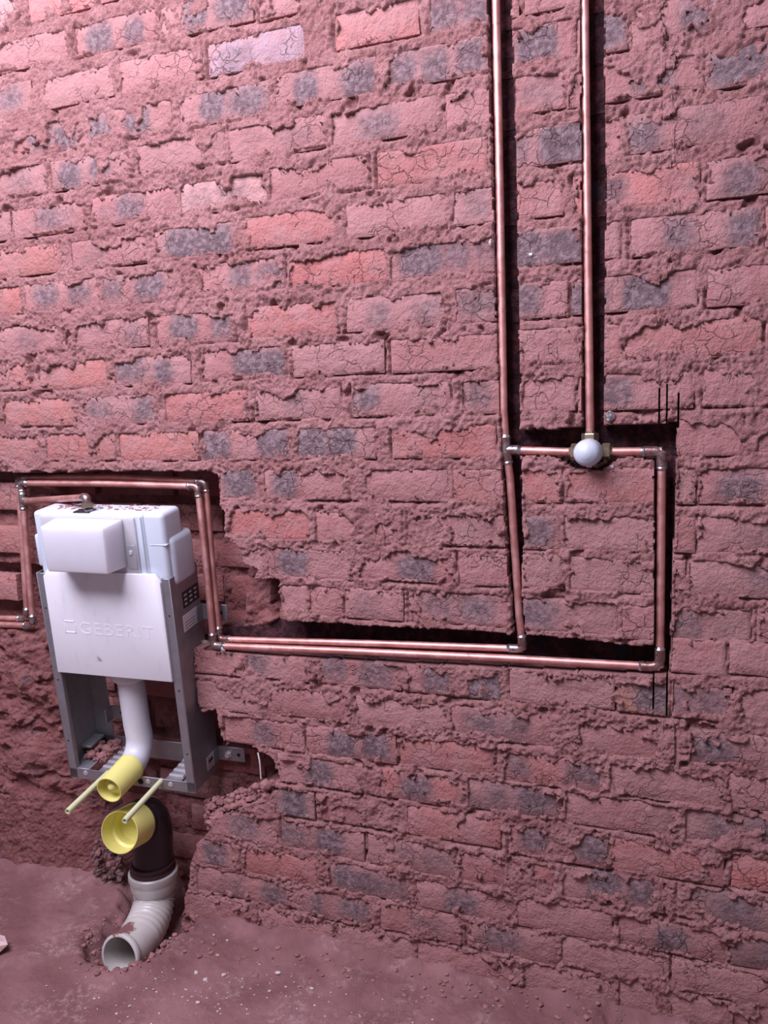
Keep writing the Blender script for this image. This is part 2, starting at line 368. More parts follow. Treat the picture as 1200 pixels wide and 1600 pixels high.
BRICKS = []                                 # X0, X1, Zc, tone, stains
for ri, line in enumerate([l for l in ROWS.strip().split('\n')]):
    row = []
    for e in line.split(';'):
        p = e.split(); ox, oy, k = CROPS[p[0]]
        x0 = ox + float(p[1]) / k; x1 = ox + float(p[2]) / k; yc = oy + float(p[3]) / k
        xm = (x0 + x1) / 2; sl = (yc - 740) / (xm + 2650)
        a = wp(x0, yc + sl * (x0 - xm)); b = wp(x1, yc + sl * (x1 - xm))
        st = [tuple(float(q) for q in s.split(':')) for s in p[5].split(',')] if len(p) > 5 else []
        row.append([a.x, b.x, (a.z + b.z) / 2, p[4], st])
    med = float(np.median([r[2] for r in row]))
    for r in row: r[2] = 0.55 * med + 0.45 * r[2]
    row.sort()
    while row[-1][1] < 0.40:                # carry the course on a little past the frame
        w = random.uniform(.20, .222); row.append([row[-1][1] + .014, row[-1][1] + .014 + w, med, 'p', [(.3, .7), (.75, .6)] if random.random() < .5 else []])
    while row[0][0] > -1.95 and (row[0][0] < -1.3 or med > 1.2):
        w = random.uniform(.205, .222); row.insert(0, [row[0][0] - .014 - w, row[0][0] - .014, med, random.choice('pppo'), [(.3, .7), (.75, .6)] if random.random() < .4 else []])
    for i in range(len(row) - 1):           # keep neighbours of a course apart
        if row[i][1] > row[i + 1][0] - 0.004:
            mid = (row[i][1] + row[i + 1][0]) / 2; row[i][1] = mid - .003; row[i + 1][0] = mid + .003
    BRICKS += row
BH = 0.0318                                 # half height of a brick

# ------------------------------------------------------------------ cuts in the wall: chases and the broken-out niche
def poly(pts): return np.array([[wp(x, y).x, wp(x, y).z] for x, y in pts])
def inside(P, X, Z):
    r = np.zeros(X.shape, bool); n = len(P)
    for i in range(n):
        x0, z0 = P[i]; x1, z1 = P[(i + 1) % n]
        c = ((z0 > Z) != (z1 > Z)) & (X < (x1 - x0) * (Z - z0) / (z1 - z0 + 1e-12) + x0)
        r ^= c
    return r
CHASES = [
    (poly([(752, -260), (762, 0), (770, 300), (778, 540), (785, 705), (812, 708), (812, 600), (808, 400), (806, 250), (800, 80), (797, 0), (790, -260)]), .048),
    (poly([(784, 695), (813, 700), (817, 840), (812, 900), (821, 1000), (803, 1000), (795, 900), (789, 820)]), .045),
    (poly([(905, -260), (908, 0), (911, 570), (910, 690), (941, 690), (943, 570), (946, 300), (943, 0), (938, -260)]), .048),
    (poly([(806, 672), (910, 668), (1058, 660), (1056, 724), (1022, 719), (985, 713), (965, 716), (940, 734), (895, 734), (872, 716), (850, 712), (806, 712)]), .048),
    (poly([(1023, 690), (1058, 665), (1055, 780), (1050, 880), (1045, 1052), (1022, 1052)]), .05),
    (poly([(430, 966), (450, 970), (587, 978), (667, 982), (760, 987), (797, 992), (823, 992), (933, 1002), (987, 1010), (1024, 1009), (1044, 1030), (1044, 1054), (1000, 1054), (800, 1044), (600, 1036), (430, 1026), (320, 1016), (320, 990), (400, 985)]), .062)]
NICHE = poly([(-160, 738), (52, 738), (322, 736), (340, 745), (346, 790), (357, 800), (352, 838), (378, 858), (380, 880), (402, 890), (394, 908), (436, 905), (440, 962), (450, 1000), (345, 1014), (300, 1012),
              (303, 1060), (310, 1100), (318, 1116), (340, 1108), (346, 1150), (352, 1162), (402, 1168), (427, 1185), (438, 1215), (434, 1240), (395, 1252), (332, 1280), (330, 1297),
              (306, 1320), (300, 1345), (293, 1380), (290, 1400), (283, 1450), (250, 1530), (140, 1530), (160, 1400), (-160, 1340)])
DEEP = poly([(56, 738), (330, 730), (358, 800), (360, 860), (372, 900), (352, 1014), (300, 1012), (303, 1060), (318, 1116), (346, 1150), (402, 1168), (427, 1185), (438, 1215), (395, 1240),
             (332, 1275), (306, 1320), (290, 1400), (283, 1450), (250, 1530), (150, 1530), (168, 1400), (150, 1320), (125, 1240), (88, 1150), (85, 1060), (60, 1000)])
KERFS = [(1030, 608, 668), (1042, 602, 668), (1060, 616, 668), (1021, 1050, 1108), (1042, 1050, 1122)]
KW = .0014
KX = []
for px, y0, y1 in KERFS:
    a = wp(px, y0); b = wp(px, y1); KX.append(((a.x + b.x) / 2, b.z, a.z))
Xd0, Xd1 = wp(0, 1100).x, wp(95, 1100).x
def cuts(X, Z):
    """depth of every cut below the wall face (0 where the wall is whole), and how sooted and painted with shade / how raw the cut face is"""
    w1 = .0012 * vn(X * 140, Z * 140, 1) + .0012 * vn(X * 45, Z * 45, 2)
    w2 = .0012 * vn(X * 140, Z * 140, 3) + .0012 * vn(X * 45, Z * 45, 4)
    dep = np.zeros(X.shape); core_shade = np.zeros(X.shape); raw = np.zeros(X.shape)
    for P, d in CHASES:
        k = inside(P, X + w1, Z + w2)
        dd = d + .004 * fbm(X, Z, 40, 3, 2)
        dep = np.where(k, np.maximum(dep, dd), dep); core_shade = np.where(k, 1.0, core_shade)
    u1 = .007 * fbm(X, Z, 28, 3, 1); u2 = .007 * fbm(X, Z, 28, 3, 4)
    k = inside(NICHE, X + u1, Z + u2)
    t = np.clip((X - Xd0) / (Xd1 - Xd0), 0, 1.2)
    chunk = fbm(X * .8, Z, 11, 4, 3)
    lowz = sstep(.10, .28, Z)
    shallow = .016 + .045 * t * t + (.008 + .020 * lowz) * chunk + .012 * lowz * np.round(2.2 * fbm(X * .6, Z, 18, 2, 5))
    zt = wp(0, 985).z
    shallow = np.where(Z > zt, .050 + .012 * chunk, shallow)
    zb = wp(0, 885).z
    shallow = np.where((Z > zt + .01) & (Z < zb + .006 * chunk), .085 + .015 * chunk, shallow)
    rt = X > wp(335, 930).x
    shallow = np.where(rt, .060 + .035 * chunk, shallow)
    hole = inside(poly([(398, 905), (432, 900), (440, 950), (400, 956)]), X + u1, Z + u2)
    shallow = np.where(hole, .105, shallow)
    deep = inside(DEEP, X + u1 * 1.3, Z + u2 * 1.3)
    dn = np.where(deep, .126 + .010 * fbm(X, Z, 30, 3, 6), np.clip(shallow, .004, .12))
    dep = np.where(k & (core_shade < .5), np.maximum(dep, dn), dep)
    raw = np.where(k & (core_shade < .5), 1.0, raw)
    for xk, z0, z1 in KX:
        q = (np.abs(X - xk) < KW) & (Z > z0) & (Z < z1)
        dep = np.where(q, np.maximum(dep, .016), dep); core_shade = np.where(q, 1.0, core_shade)
    return dep, core_shade, raw

def axis(lo, hi, fine_lo, fine_hi, fine, coarse):
    a = np.arange(lo, fine_lo, coarse); b = np.arange(fine_lo, fine_hi, fine); c = np.arange(fine_hi, hi + coarse, coarse)
    return np.concatenate([a, b, c])
XS = axis(-2.15, 0.52, -1.80, 0.17, 0.0031, 0.0055)
XS = np.unique(np.round(np.concatenate([XS] + [[xk - KW - .0003, xk - KW + .0001, xk + KW - .0001, xk + KW + .0003] for xk, _, _ in KX]), 5))
ZS = axis(-0.12, 2.45, -0.12, 2.14, 0.0031, 0.014)

def grid_mesh(name, VX, VY, VZ, nx, nz, attrs):
    me = bpy.data.meshes.new(name)
    nv = nx * nz; co = np.empty((nv, 3), np.float32)
    co[:, 0] = VX.ravel(); co[:, 1] = VY.ravel(); co[:, 2] = VZ.ravel()
    me.vertices.add(nv); me.vertices.foreach_set('co', co.ravel())
    i = np.arange(nz - 1)[:, None] * nx + np.arange(nx - 1)[None, :]
    q = np.stack([i, i + 1, i + nx + 1, i + nx], -1).reshape(-1, 4).astype(np.int32)
    nf = len(q); me.loops.add(nf * 4); me.loops.foreach_set('vertex_index', q.ravel())
    me.polygons.add(nf); me.polygons.foreach_set('loop_start', np.arange(0, nf * 4, 4, dtype=np.int32))
    me.polygons.foreach_set('loop_total', np.full(nf, 4, np.int32))
    me.update(calc_edges=True); me.validate()
    for k, a in attrs.items():
        at = me.attributes.new(k, 'FLOAT', 'POINT'); at.data.foreach_set('value', a.ravel().astype(np.float32))
    me.polygons.foreach_set('use_smooth', np.ones(nf, bool))
    return me

# ------------------------------------------------------------------ wall: mortar body
GX, GZ = np.meshgrid(XS, ZS)
DIN = np.full(GX.shape, -1.0); DOUT = np.full(GX.shape, 0.03); BELOW = np.zeros(GX.shape)
for x0, x1, zc, tone, st in BRICKS:
    i0, i1 = np.searchsorted(XS, [x0 - .03, x1 + .03]); j0, j1 = np.searchsorted(ZS, [zc - BH - .03, zc + BH + .03])
    if i1 <= i0 or j1 <= j0: continue
    X = GX[j0:j1, i0:i1]; Z = GZ[j0:j1, i0:i1]
    dx = np.minimum(X - x0, x1 - X); dz = np.minimum(Z - (zc - BH), zc + BH - Z)
    din = np.minimum(dx, dz)
    dout = np.hypot(np.maximum(-dx, 0), np.maximum(-dz, 0))
    sub = DIN[j0:j1, i0:i1]; np.maximum(sub, din, out=sub)
    so = DOUT[j0:j1, i0:i1]; sb = BELOW[j0:j1, i0:i1]
    near = dout < so
    sb[near] = np.where(Z < zc - BH + .001, 1.0, np.where((X > x1) | (X < x0), .7, .12))[near]
    np.minimum(so, dout, out=so)
n1 = fbm(GX, GZ, 30, 3, 0); n2 = fbm(GX, GZ, 95, 3, 2); n3 = fbm(GX, GZ, 210, 2, 4)
big = fbm(GX, GZ, 9, 3, 5); lump = fbm(GX * .7, GZ, 22, 3, 6)
n4 = RNG.random(GX.shape) - .5
h = .0016 + .0030 * n1 + .0034 * n2 + .0034 * n3 + .0014 * n4 + .0025 * big
h += .0055 * sstep(.15, .6, lump)                       # squeezed-out ridges
h -= .014 * sstep(.42, .64, fbm(GX, GZ, 26, 3, 7))       # lost mortar
crev = BELOW * sstep(-.05, .4, fbm(GX, GZ, 17, 3, 1)) * np.exp(-(np.maximum(DOUT - .0012, 0) / .0034) ** 2)
h -= .015 * crev
over = .0008 + .016 * np.clip(fbm(GX, GZ, 24, 3, 3) + .15, 0, 1) + .032 * sstep(.22, .65, fbm(GX, GZ, 12, 3, 2) + .12 * n2)
over += np.where(over > .002, .005 * n3 + .003 * n4, 0)
over *= 1 - .8 * np.clip(crev, 0, 1)
h = h + .0025 * (over > .008)
t = sstep(0, 1, (DIN - over) / .004)
h = np.where(DIN > 0, h * (1 - t) - .020 * t, h)
dep, core_shade, raw = cuts(GX, GZ)
# a smooth bed under the pipes at the foot of the long chase
VY = np.where(dep > 0, dep + np.where(raw > .5, .005 * (n1 + .6 * n2) + .003 * n3 + .001 * n4, .002 * n2), -h)
me = grid_mesh('wall_back', GX, VY, GZ, len(XS), len(ZS), {'core_shade': core_shade, 'raw': raw})
wall = link('wall_back', me, 'mortar')
wall['kind'] = 'structure'; wall['label'] = 'rough red clay brick wall with smeared mortar joints and cut pipe chases'

# ------------------------------------------------------------------ wall: bricks
def make_brick(x0, x1, zc, tone, st, back=None, seed=0, hh=None):
    rr = random.Random(seed * 7 + 3)
    hh = hh or BH
    z0, z1 = zc - hh, zc + hh
    gx = np.linspace(x0, x1, 3); gx, gz = np.meshgrid(np.linspace(x0 - .01, x1 + .01, 40), np.linspace(z0 - .01, z1 + .01, 14))
    hit = back is None and cuts(gx, gz)[0].max() > 0
    if hit:
        xs = XS[(XS > x0 + .0008) & (XS < x1 - .0008)]; zs = ZS[(ZS > z0 + .001) & (ZS < z1 - .001)]
        xs = np.concatenate([[x0], xs, [x1]]); zs = np.concatenate([[z0], zs, [z1]])
    else:
        xs = np.linspace(x0, x1, max(4, int((x1 - x0) / .013))); zs = np.linspace(z0, z1, 6)
        e = .0035
        xs[1] = x0 + e; xs[-2] = x1 - e; zs[1] = z0 + e; zs[-2] = z1 - e
    X, Z = np.meshgrid(xs, zs)
    nx, nz = len(xs), len(zs)
    f = rr.uniform(-.0015, .0025); ta = rr.uniform(-.012, .012); tb = rr.uniform(-.03, .03)
    cx = (x0 + x1) / 2
    Y = -(f + ta * (X - cx) + tb * (Z - zc) + .0014 * fbm(X + seed, Z, 30, 2, 1))
    ed = np.minimum(np.minimum(X - x0, x1 - X), np.minimum(Z - z0, z1 - Z))
    Y = Y + .0022 * np.exp(-(ed / .0025) ** 2)
    core_shade = np.zeros(X.shape)
    if back is not None: Y = Y + back
    elif hit:
        d, core_shade, raw = cuts(X, Z)
        Y = np.where(d > 0, np.where(raw > .5, d + .03, d - .0015), Y)
    S = np.zeros(X.shape)
    for u, s in st:
        c = x0 + u * (x1 - x0); w = .038 * rr.uniform(.75, 1.35)
        S = np.maximum(S, s * np.exp(-((X - c) / w) ** 4 * .9) * np.exp(-((Z - zc - rr.uniform(-.006, .006)) / .034) ** 4))
    # rim to the back of the brick
    jit = .0012
    V = np.stack([X - cx + (0 if hit else 1) * jit * vn(X * 90, Z * 90, 3), Y, Z - zc + (0 if hit else 1) * jit * vn(X * 90, Z * 90, 5)], -1).reshape(-1, 3)
    ring = [i for i in range(nx)] + [r * nx + nx - 1 for r in range(1, nz)] + [(nz - 1) * nx + c for c in range(nx - 2, -1, -1)] + [r * nx for r in range(nz - 2, 0, -1)]
    B = V[ring].copy(); B[:, 1] = np.maximum(B[:, 1] + .02, (.05 if back is None else back + .03))
    verts = np.concatenate([V, B]); nv = len(V); nr = len(ring)
    faces = [(r * nx + c, r * nx + c + 1, (r + 1) * nx + c + 1, (r + 1) * nx + c) for r in range(nz - 1) for c in range(nx - 1)]
    faces += [(ring[i], nv + i, nv + (i + 1) % nr, ring[(i + 1) % nr]) for i in range(nr)]
    me = bpy.data.meshes.new('brick'); me.from_pydata(verts.tolist(), [], faces); me.update()
    for k, a in (('stain', S), ('core_shade', core_shade)):
        at = me.attributes.new(k, 'FLOAT', 'POINT'); at.data.foreach_set('value', np.concatenate([a.ravel(), a.ravel()[ring]]).astype(np.float32))
    me.polygons.foreach_set('use_smooth', np.ones(len(faces), bool)); me.set_sharp_from_angle(angle=math.radians(50))
    o = link('brick', me, 'brick', wall); o.location = (cx, 0, zc)
    c = TONE[tone]; k = rr.uniform(.9, 1.08); g = rr.uniform(-.015, .02)
    o.color = (c[0] * k, (c[1] + g) * k, (c[2] + g) * k, 1)
    return o
for i, b in enumerate(BRICKS):
    gx, gz = np.meshgrid(np.linspace(b[0], b[1], 12), np.linspace(b[2] - BH, b[2] + BH, 5))
    if cuts(gx, gz)[2].min() > .5: continue                  # knocked out with the niche
    make_brick(*b, seed=i)
# bricks of the inner leaf, seen at the back of the niche
zrow = float(np.median([b[2] for b in BRICKS[:3]]))
z = 1.02; k = 0
while z > 0.05:
    xx = -1.62 + (.115 if k % 2 else 0) + random.uniform(-.02, .02)
    while xx < -.86:
        gx, gz = np.meshgrid(np.linspace(xx, xx + .215, 9), np.linspace(z - .03, z + .03, 4))
        inn = inside(DEEP, gx, gz)
        if inn.mean() > .3:
            make_brick(xx, xx + .215, z, random.choice('kkkkg'), [(.3, .8)] if random.random() < .4 else [], back=.118 + random.uniform(-.004, .006), seed=900 + k * 7 + int(xx * 50), hh=.032)
        xx += .232
    z -= .0855; k += 1
for (xa, xb, yc, tn) in ((-90, 29, 775, 'o'), (-60, 30, 842, 'o'), (-120, 20, 915, 'q'), (-60, 22, 1030, 'p'), (-40, 45, 1105, 'q')):
    a = wp(xa, yc, .03); b = wp(xb, yc, .03)
    make_brick(a.x, b.x, a.z * .5 + b.z * .5, tn, [], back=.030 if yc < 900 else .04, seed=1200 + yc, hh=.034)

# ------------------------------------------------------------------ floor
FXS = axis(-2.15, .52, -1.75, .15, .006, .02); FYS = axis(-2.6, .15, -.62, .149, .006, .03)
FX, FY = np.meshgrid(FXS, FYS)
fz = -.010 + .006 * fbm(FX, FY, 6, 3, 1) + .0035 * fbm(FX, FY, 30, 3, 3) + .0022 * fbm(FX, FY, 110, 2, 5)
fz += .016 * np.exp(-(np.maximum(-FY, 0) / .03) ** 1.5) * (1 + .8 * fbm(FX, FY, 25, 2, 2))
pit = np.hypot((FX + 1.185) / .085, (FY + .145) / .075); fz -= .066 * (1 - sstep(.55, 1.2, pit + .25 * fbm(FX, FY, 40, 2, 4)))
pit2 = np.hypot((FX + 1.18) / .12, (FY - .02) / .14); fz -= .085 * (1 - sstep(.5, 1.15, pit2 + .2 * fbm(FX, FY, 35, 2, 6)))
rimm = np.exp(-((pit - 1.45) / .3) ** 2); fz += .008 * rimm * (1 + fbm(FX, FY, 45, 2, 7))
rg = np.hypot((FX + .17), (FY + .05)) ; fz += .012 * np.exp(-(rg / .05) ** 2) * (1 + 1.5 * fbm(FX, FY, 70, 3, 1))
me = grid_mesh('floor', FX, FY, fz, len(FXS), len(FYS), {})
floor = link('floor', me, 'dirt_floor'); floor['kind'] = 'structure'; floor['label'] = 'dusty red earth floor with pale plaster specks'
def floor_z(x, y):
    i = min(len(FXS) - 1, int(np.searchsorted(FXS, x))); j = min(len(FYS) - 1, int(np.searchsorted(FYS, y)))
    return float(fz[j, i])

# ------------------------------------------------------------------ concealed cistern frame (leans forward at the top)
W, H, D = .34, .525, .119
ax, ay, az = 0.14092807, 0.01611699, 0.09184113
FR = Matrix.Translation((-1.3995, -.0488, .3144)) @ Matrix.Rotation(az, 4, 'Z') @ Matrix.Rotation(ay, 4, 'Y') @ Matrix.Rotation(ax, 4, 'X')
cis = empty('cistern_frame', mat=FR)
tag(cis, 'white concealed toilet cistern in grey steel frame leaning in broken-out wall niche', 'cistern frame')
T = .002
for side in (0, 1):
    p = MB()
    def bx(xa, xb, y0, y1, z0, z1):
        if side: xa, xb = W - xb, W - xa
        p.box((xa, y0, z0), (xb, y1, z1))
    bx(0, T, 0, D, 0, H); bx(T, .022, 0, T, .0, H); bx(T, .052, D - T, D, 0, H); bx(.02, .022, T, .012, 0, H)
    po = p.build('post', 'galvanised_steel', cis, bevel=.0006, seg=1)
    for z in (.10, .26, .44):
        xx = .011 if not side else W - .011
        q = MB(); q.lathe([(0, 0), (0, .0022), (.0008, .0020), (.001, 0)], (xx, .0002, z), (0, -1, 0), 10)
        q.build('rivet', 'hole_dark', po)
# bottom tray: rim and slotted cross strips
p = MB(); p.box((T, 0, -.002), (W - T, T, .026)); p.box((T, D - T, -.002), (W - T, D, .05)); p.box((T, T, .023), (.055, D - T, .026)); p.box((W - .03, T, .023), (W - T, D - T, .026))
tray = p.build('tray', 'galvanised_steel', cis, bevel=.0006, seg=1)
for xa, xb in ((.082, .118), (.262, .304)):
    p = MB(); p.box((xa, T, .022), (xb, D - T, .026))
    s_ = p.build('slotted_strip', 'galvanised_steel', tray)
    for k in range(5):
        y = .014 + k * .021
        q = MB(); q.box((xa + .002, y, .026), (xb - .002, y + .008, .0305)); q.build('rib', 'bright_steel', tray, bevel=.0015)
for xx, zz in ((.045, .016), (.215, .014), (.275, .014), (.105, .014)):
    q = MB(); q.lathe([(-.001, 0), (-.001, .0065), (.001, .006), (.0015, 0)], (xx, .0, zz), (0, -1, 0), 14); q.build('bolt_washer', 'bright_steel', tray)
q = MB(); q.lathe([(0, 0), (0, .008), (.0015, .006), (.0016, 0)], (.195, .0, .012), (0, -1, 0), 14); q.build('screw_hole', 'hole_dark', tray)
# wall brackets
def bracket(x0, z0, x1, z1, bolt):
    b = MB(); b.box((x0, D - .003, z0), (x1, D, z1)); b.box((x0, D - .03, z0), (x0 + .003, D, z1))
    o = b.build('wall_bracket', 'galvanised_steel', cis, bevel=.001, seg=1)
    q = MB(); q.lathe([(0, 0), (0, .0045), (.0006, .0045), (.0008, 0)], (x1 - .016, D - .0032, (z0 + z1) / 2), (0, -1, 0), 12); q.build('bolt_hole', 'hole_dark', o)
    if bolt:
        q = MB(); q.lathe([(0, .009), (.003, .009), (.003, .006), (.010, .006), (.010, 0)], (x0 + .028, D - .003, (z0 + z1) / 2), (0, -1, 0), 6); q.build('bolt', 'bright_steel', o)
bracket(W + .001, .385, W + .066, .424, False); bracket(W + .001, .016, W + .072, .054, True); bracket(.055, .10, .10, .135, False)
# side adjustment plate with slot
q = MB(); q.box((W - .0005, .062, .018), (W + .001, .108, .052)); sp = q.build('foot_plate', 'bright_steel', cis, bevel=.0004, seg=1)
q = MB(); q.box((W + .0008, .07, .036), (W + .0016, .098, .042)); q.build('slot', 'hole_dark', sp)
q = MB(); q.box((.002, .05, .05), (.03, .108, .056)); q.build('foot_bracket', 'galvanised_steel', cis, bevel=.0006, seg=1)
# stickers on the right post
q = MB(); q.box((W, .042, .440), (W + .0006, .114, .478)); bs = q.build('black_sticker', 'sticker_black', cis)
for r in range(3):
    for c in range(3):
        q = MB(); y = .049 + c * .022; z = .446 + r * .0105
        q.box((W + .0006, y, z), (W + .0009, y + .013 * random.uniform(.6, 1), z + .004)); q.build('print_block', 'sticker_print', bs)
q = MB(); q.box((W, .034, .387), (W + .0006, .096, .425)); ws = q.build('white_label', 'sticker_white', cis)
for r in range(3):
    q = MB(); q.box((W + .0006, .04, .392 + r * .007), (W + .0008, .085, .394 + r * .007)); q.build('print_line', 'ink', ws)
# white front board with embossed lettering
p = MB(); p.prism([(.019, .283), (.3185, .283), (.3195, .517), (.306, .535), (.036, .535), (.023, .520)], -.006, .004)
board = p.build('front_board', 'white_panel', cis, bevel=.0012)
def text_mesh(txt, size, ext):
    cu = bpy.data.curves.new('letters', 'FONT'); cu.body = txt; cu.size = size; cu.extrude = ext; cu.space_character = 1.12
    ob = bpy.data.objects.new('letters', cu); COL.objects.link(ob)
    bpy.context.view_layer.update()
    dg = bpy.context.evaluated_depsgraph_get()
    me = bpy.data.meshes.new_from_object(ob.evaluated_get(dg)); bpy.data.objects.remove(ob); return me
tm = text_mesh('GEBERIT', .041, .0004)
xsv = [v.co.x for v in tm.vertices]; kx = .190 / (max(xsv) - min(xsv))
for v in tm.vertices: v.co = Vector(((v.co.x - min(xsv)) * kx, -v.co.z, v.co.y))
letters = link('lettering', tm, 'white_panel', board); letters.location = (.098, -.006, .385)
p = MB()
for a, b in (((.058, .412), (.088, .4155)), ((.058, .385), (.088, .3885)), ((.058, .385), (.061, .4155)), ((.085, .385), (.088, .4155))):
    p.box((a[0], -.0066, a[1]), (b[0], -.005, b[1]))
p.build('logo_square', 'white_panel', board, bevel=.0004, seg=1)
# tank
p = MB(); p.box((.014, .004, .50), (.293, .082, .668)); tank = p.build('tank', 'tank_plastic', cis, bevel=.008, seg=4)
p = MB(); p.box((.285, .007, .50), (.338, .084, .669)); tl = p.build('tank_end', 'tank_plastic', cis, bevel=.011, seg=5)
p = MB(); p.box((.30, .018, .50), (.346, .112, .612)); p.build('tank_shoulder', 'tank_plastic', cis, bevel=.014, seg=4)
p = MB(); p.box((.000, .012, .535), (.022, .07, .612)); p.build('tank_ear', 'tank_plastic', cis, bevel=.006, seg=3)
p = MB(); p.box((.034, -.001, .528), (.272, .006, .660)); cov = p.build('tank_cover', 'white_plastic', cis, bevel=.002)
p = MB(); p.box((.281, .001, .53), (.287, .012, .662)); p.build('seam_rib', 'tank_plastic', tank, bevel=.002)
p = MB(); p.box((.300, .0062, .598), (.339, .02, .6005)); p.build('seam_line', 'tank_plastic', tl, bevel=.0006, seg=1)
p = MB(); p.box((.2455, -.0025, .545), (.268, .0, .60)); lt = p.build('latch_plate', 'white_plastic', cov, bevel=.001, seg=1)
p = MB(); p.box((.252, -.0045, .578), (.260, -.002, .588)); p.build('latch_button', 'tank_plastic', cov, bevel=.001, seg=1)
p = MB()
F0 = [(.086, -.062, .553), (.234, -.062, .553), (.238, -.062, .654), (.084, -.062, .654)]; F1 = [(.080, .0, .550), (.242, .0, .550), (.246, .0, .657), (.078, .0, .657)]
p.add(F0 + F1, [(0, 1, 2, 3), (7, 6, 5, 4), (0, 4, 5, 1), (1, 5, 6, 2), (2, 6, 7, 3), (3, 7, 4, 0)])
box = p.build('service_box', 'white_plastic', cis, bevel=.003, seg=3)
# flush pipe with its yellow plug
FXc, FYc = .166, .058
p = MB(); p.lathe([(0, .0), (0, .040), (.006, .044), (.030, .044), (.034, .040), (.034, .033)], (FXc, FYc, .286), (0, 0, -1), 32)
p.build('pipe_collar', 'white_plastic', cis, smooth=True)
path = [(FXc, FYc, .27), (FXc, FYc, .20), (FXc, FYc, .13)] + [(FXc + .002, FYc - .052 * (1 - math.cos(a)), .10 - .055 * math.sin(a)) for a in [math.pi / 2 * i / 8 for i in range(9)]] + [(FXc + .002, -.01, .044)]
p = MB(); p.sweep(path, .0315, 28); fpipe = p.build('flush_pipe', 'white_plastic', cis, smooth=True)
p = MB(); p.lathe([(0, .0320), (.0, .0335), (.010, .0340), (.012, .0330), (.088, .0315), (.090, .0310), (.090, .0292), (.066, .0285), (.066, .020), (.070, .019), (.070, .0125), (.074, .0115), (.082, .009), (.086, .004), (.0865, 0)], (FXc + .004, .006, .044), (0.0, -1, -.04), 36)
p.build('yellow_plug', 'yellow_plastic', cis, smooth=True)
for xx, zz in ((.106, .022), (.250, .019)):
    p = MB(); p.lathe([(-.004, .0), (-.004, .0062), (.150, .0068), (.150, .0042), (.138, .0040), (.138, 0)], (xx, .0, zz), (0, -1, 0), 16)
    p.build('bolt_sleeve', 'pale_sleeve', cis, smooth=True)
# inlet fitting on the tank
p = MB(); p.lathe([(0, .013), (.006, .013), (.007, .010), (.016, .010)], (.150, .020, .657), (0, 0, 1), 20); inl = p.build('inlet_collar', 'white_plastic', cis, smooth=True)
q = MB(); q.box((.118, .006, .6665), (.160, .034, .6688)); q.build('gasket', 'sticker_black', cis, bevel=.0005, seg=1)
# dirt lying in the tray and on the tank
dm = MB()
for i in range(60):
    dm.blob((random.uniform(.02, .075) * 1, random.uniform(.035, .11), random.uniform(.028, .042)), random.uniform(.004, .012), i, (1, 1, .8), 1)
dirt = dm.build('tray_dirt', 'clod', cis); dirt['kind'] = 'stuff'; dirt['label'] = 'red mortar crumbs'
dm = MB()
for i in range(90):
    dm.blob((random.uniform(.05, .30), random.uniform(.03, .078), .668), random.uniform(.0018, .0045), i + 300, (1.3, 1, .5), 1)
dirt = dm.build('tank_dust', 'clod', cis); dirt['kind'] = 'stuff'; dirt['label'] = 'red dust on tank top'

# ------------------------------------------------------------------ waste bend with yellow cap, floor elbow
wb = empty('waste_bend', (-1.217, .006, .06))
tag(wb, 'black plastic waste bend with wide yellow cap below the cistern frame', 'waste pipe')
def rel(e, pts): return [Vector(p) - e.location for p in pts]
c0 = Vector((-1.226, -.026, .213)); axd = Vector((.010, -.095, .020)).normalized()
ce = c0 - axd * .012; cc = Vector((-1.217, .012, .232))
pts = [(-1.217, .006, .05), (-1.217, .010, .12)] + [tuple(Vector((-1.217, .012, .15)) * (1 - q) ** 2 + cc * 2 * q * (1 - q) + ce * q ** 2) for q in (.15, .3, .5, .65, .8, 1.0)]
p = MB(); p.sweep(rel(wb, pts), [.049] * 7 + [.046], 32); p.build('bend_body', 'black_plastic', wb, smooth=True)
p = MB(); p.lathe([(-.045, .0), (-.045, .042), (-.03, .0485), (-.004, .0500), (-.003, .052), (.006, .052), (.007, .047), (.007, 0)], rel(wb, [c0])[0], axd, 36); p.build('bend_socket', 'black_plastic', wb, smooth=True)
p = MB(); p.lathe([(.006, .042), (.006, .0495), (.076, .0485), (.0775, .0480), (.0775, .0465), (.040, .0455), (.036, .0400), (.014, .038), (.012, .030), (.012, 0)], rel(wb, [c0])[0], axd, 44); p.build('yellow_cap', 'yellow_plastic', wb, smooth=True)
p = MB(); p.lathe([(0, .0485), (.0, .054), (.008, .0545), (.010, .0505), (.016, .0505), (.018, .0535), (.024, .0535), (.024, .0485)], rel(wb, [(-1.217, .006, .075)])[0], (0, 0, 1), 36); p.build('rubber_ring', 'rubber', wb, smooth=True)

fe = empty('floor_elbow', (-1.2, -.05, -.06))
tag(fe, 'dirty beige ribbed drain elbow with open mouth buried in floor hole', 'drain pipe')
top = Vector((-1.217, .006, .078)); end = Vector((-1.182, -.170, -.026))
P0 = Vector((-1.217, .006, .025)); P1 = Vector((-1.217, .004, -.030)); P2 = Vector((-1.180, -.085, -.040)); P3 = end
bez = [P0 * (1 - t) ** 3 + P1 * 3 * t * (1 - t) ** 2 + P2 * 3 * t * t * (1 - t) + P3 * t ** 3 for t in [i / 40 for i in range(41)]]
p = MB(); p.lathe([(0, .0525), (0, .0560), (.003, .0590), (.016, .0595), (.022, .0560), (.026, .0560), (.044, .0550), (.050, .0515), (.056, .0485), (.060, .0465)], rel(fe, [top])[0], (0, 0, -1), 40)
p.build('socket', 'beige_pvc', fe, smooth=True)
rad = [.0475 + (.0027 if (2 < i < 30 and i % 3 == 0) else 0) for i in range(41)]
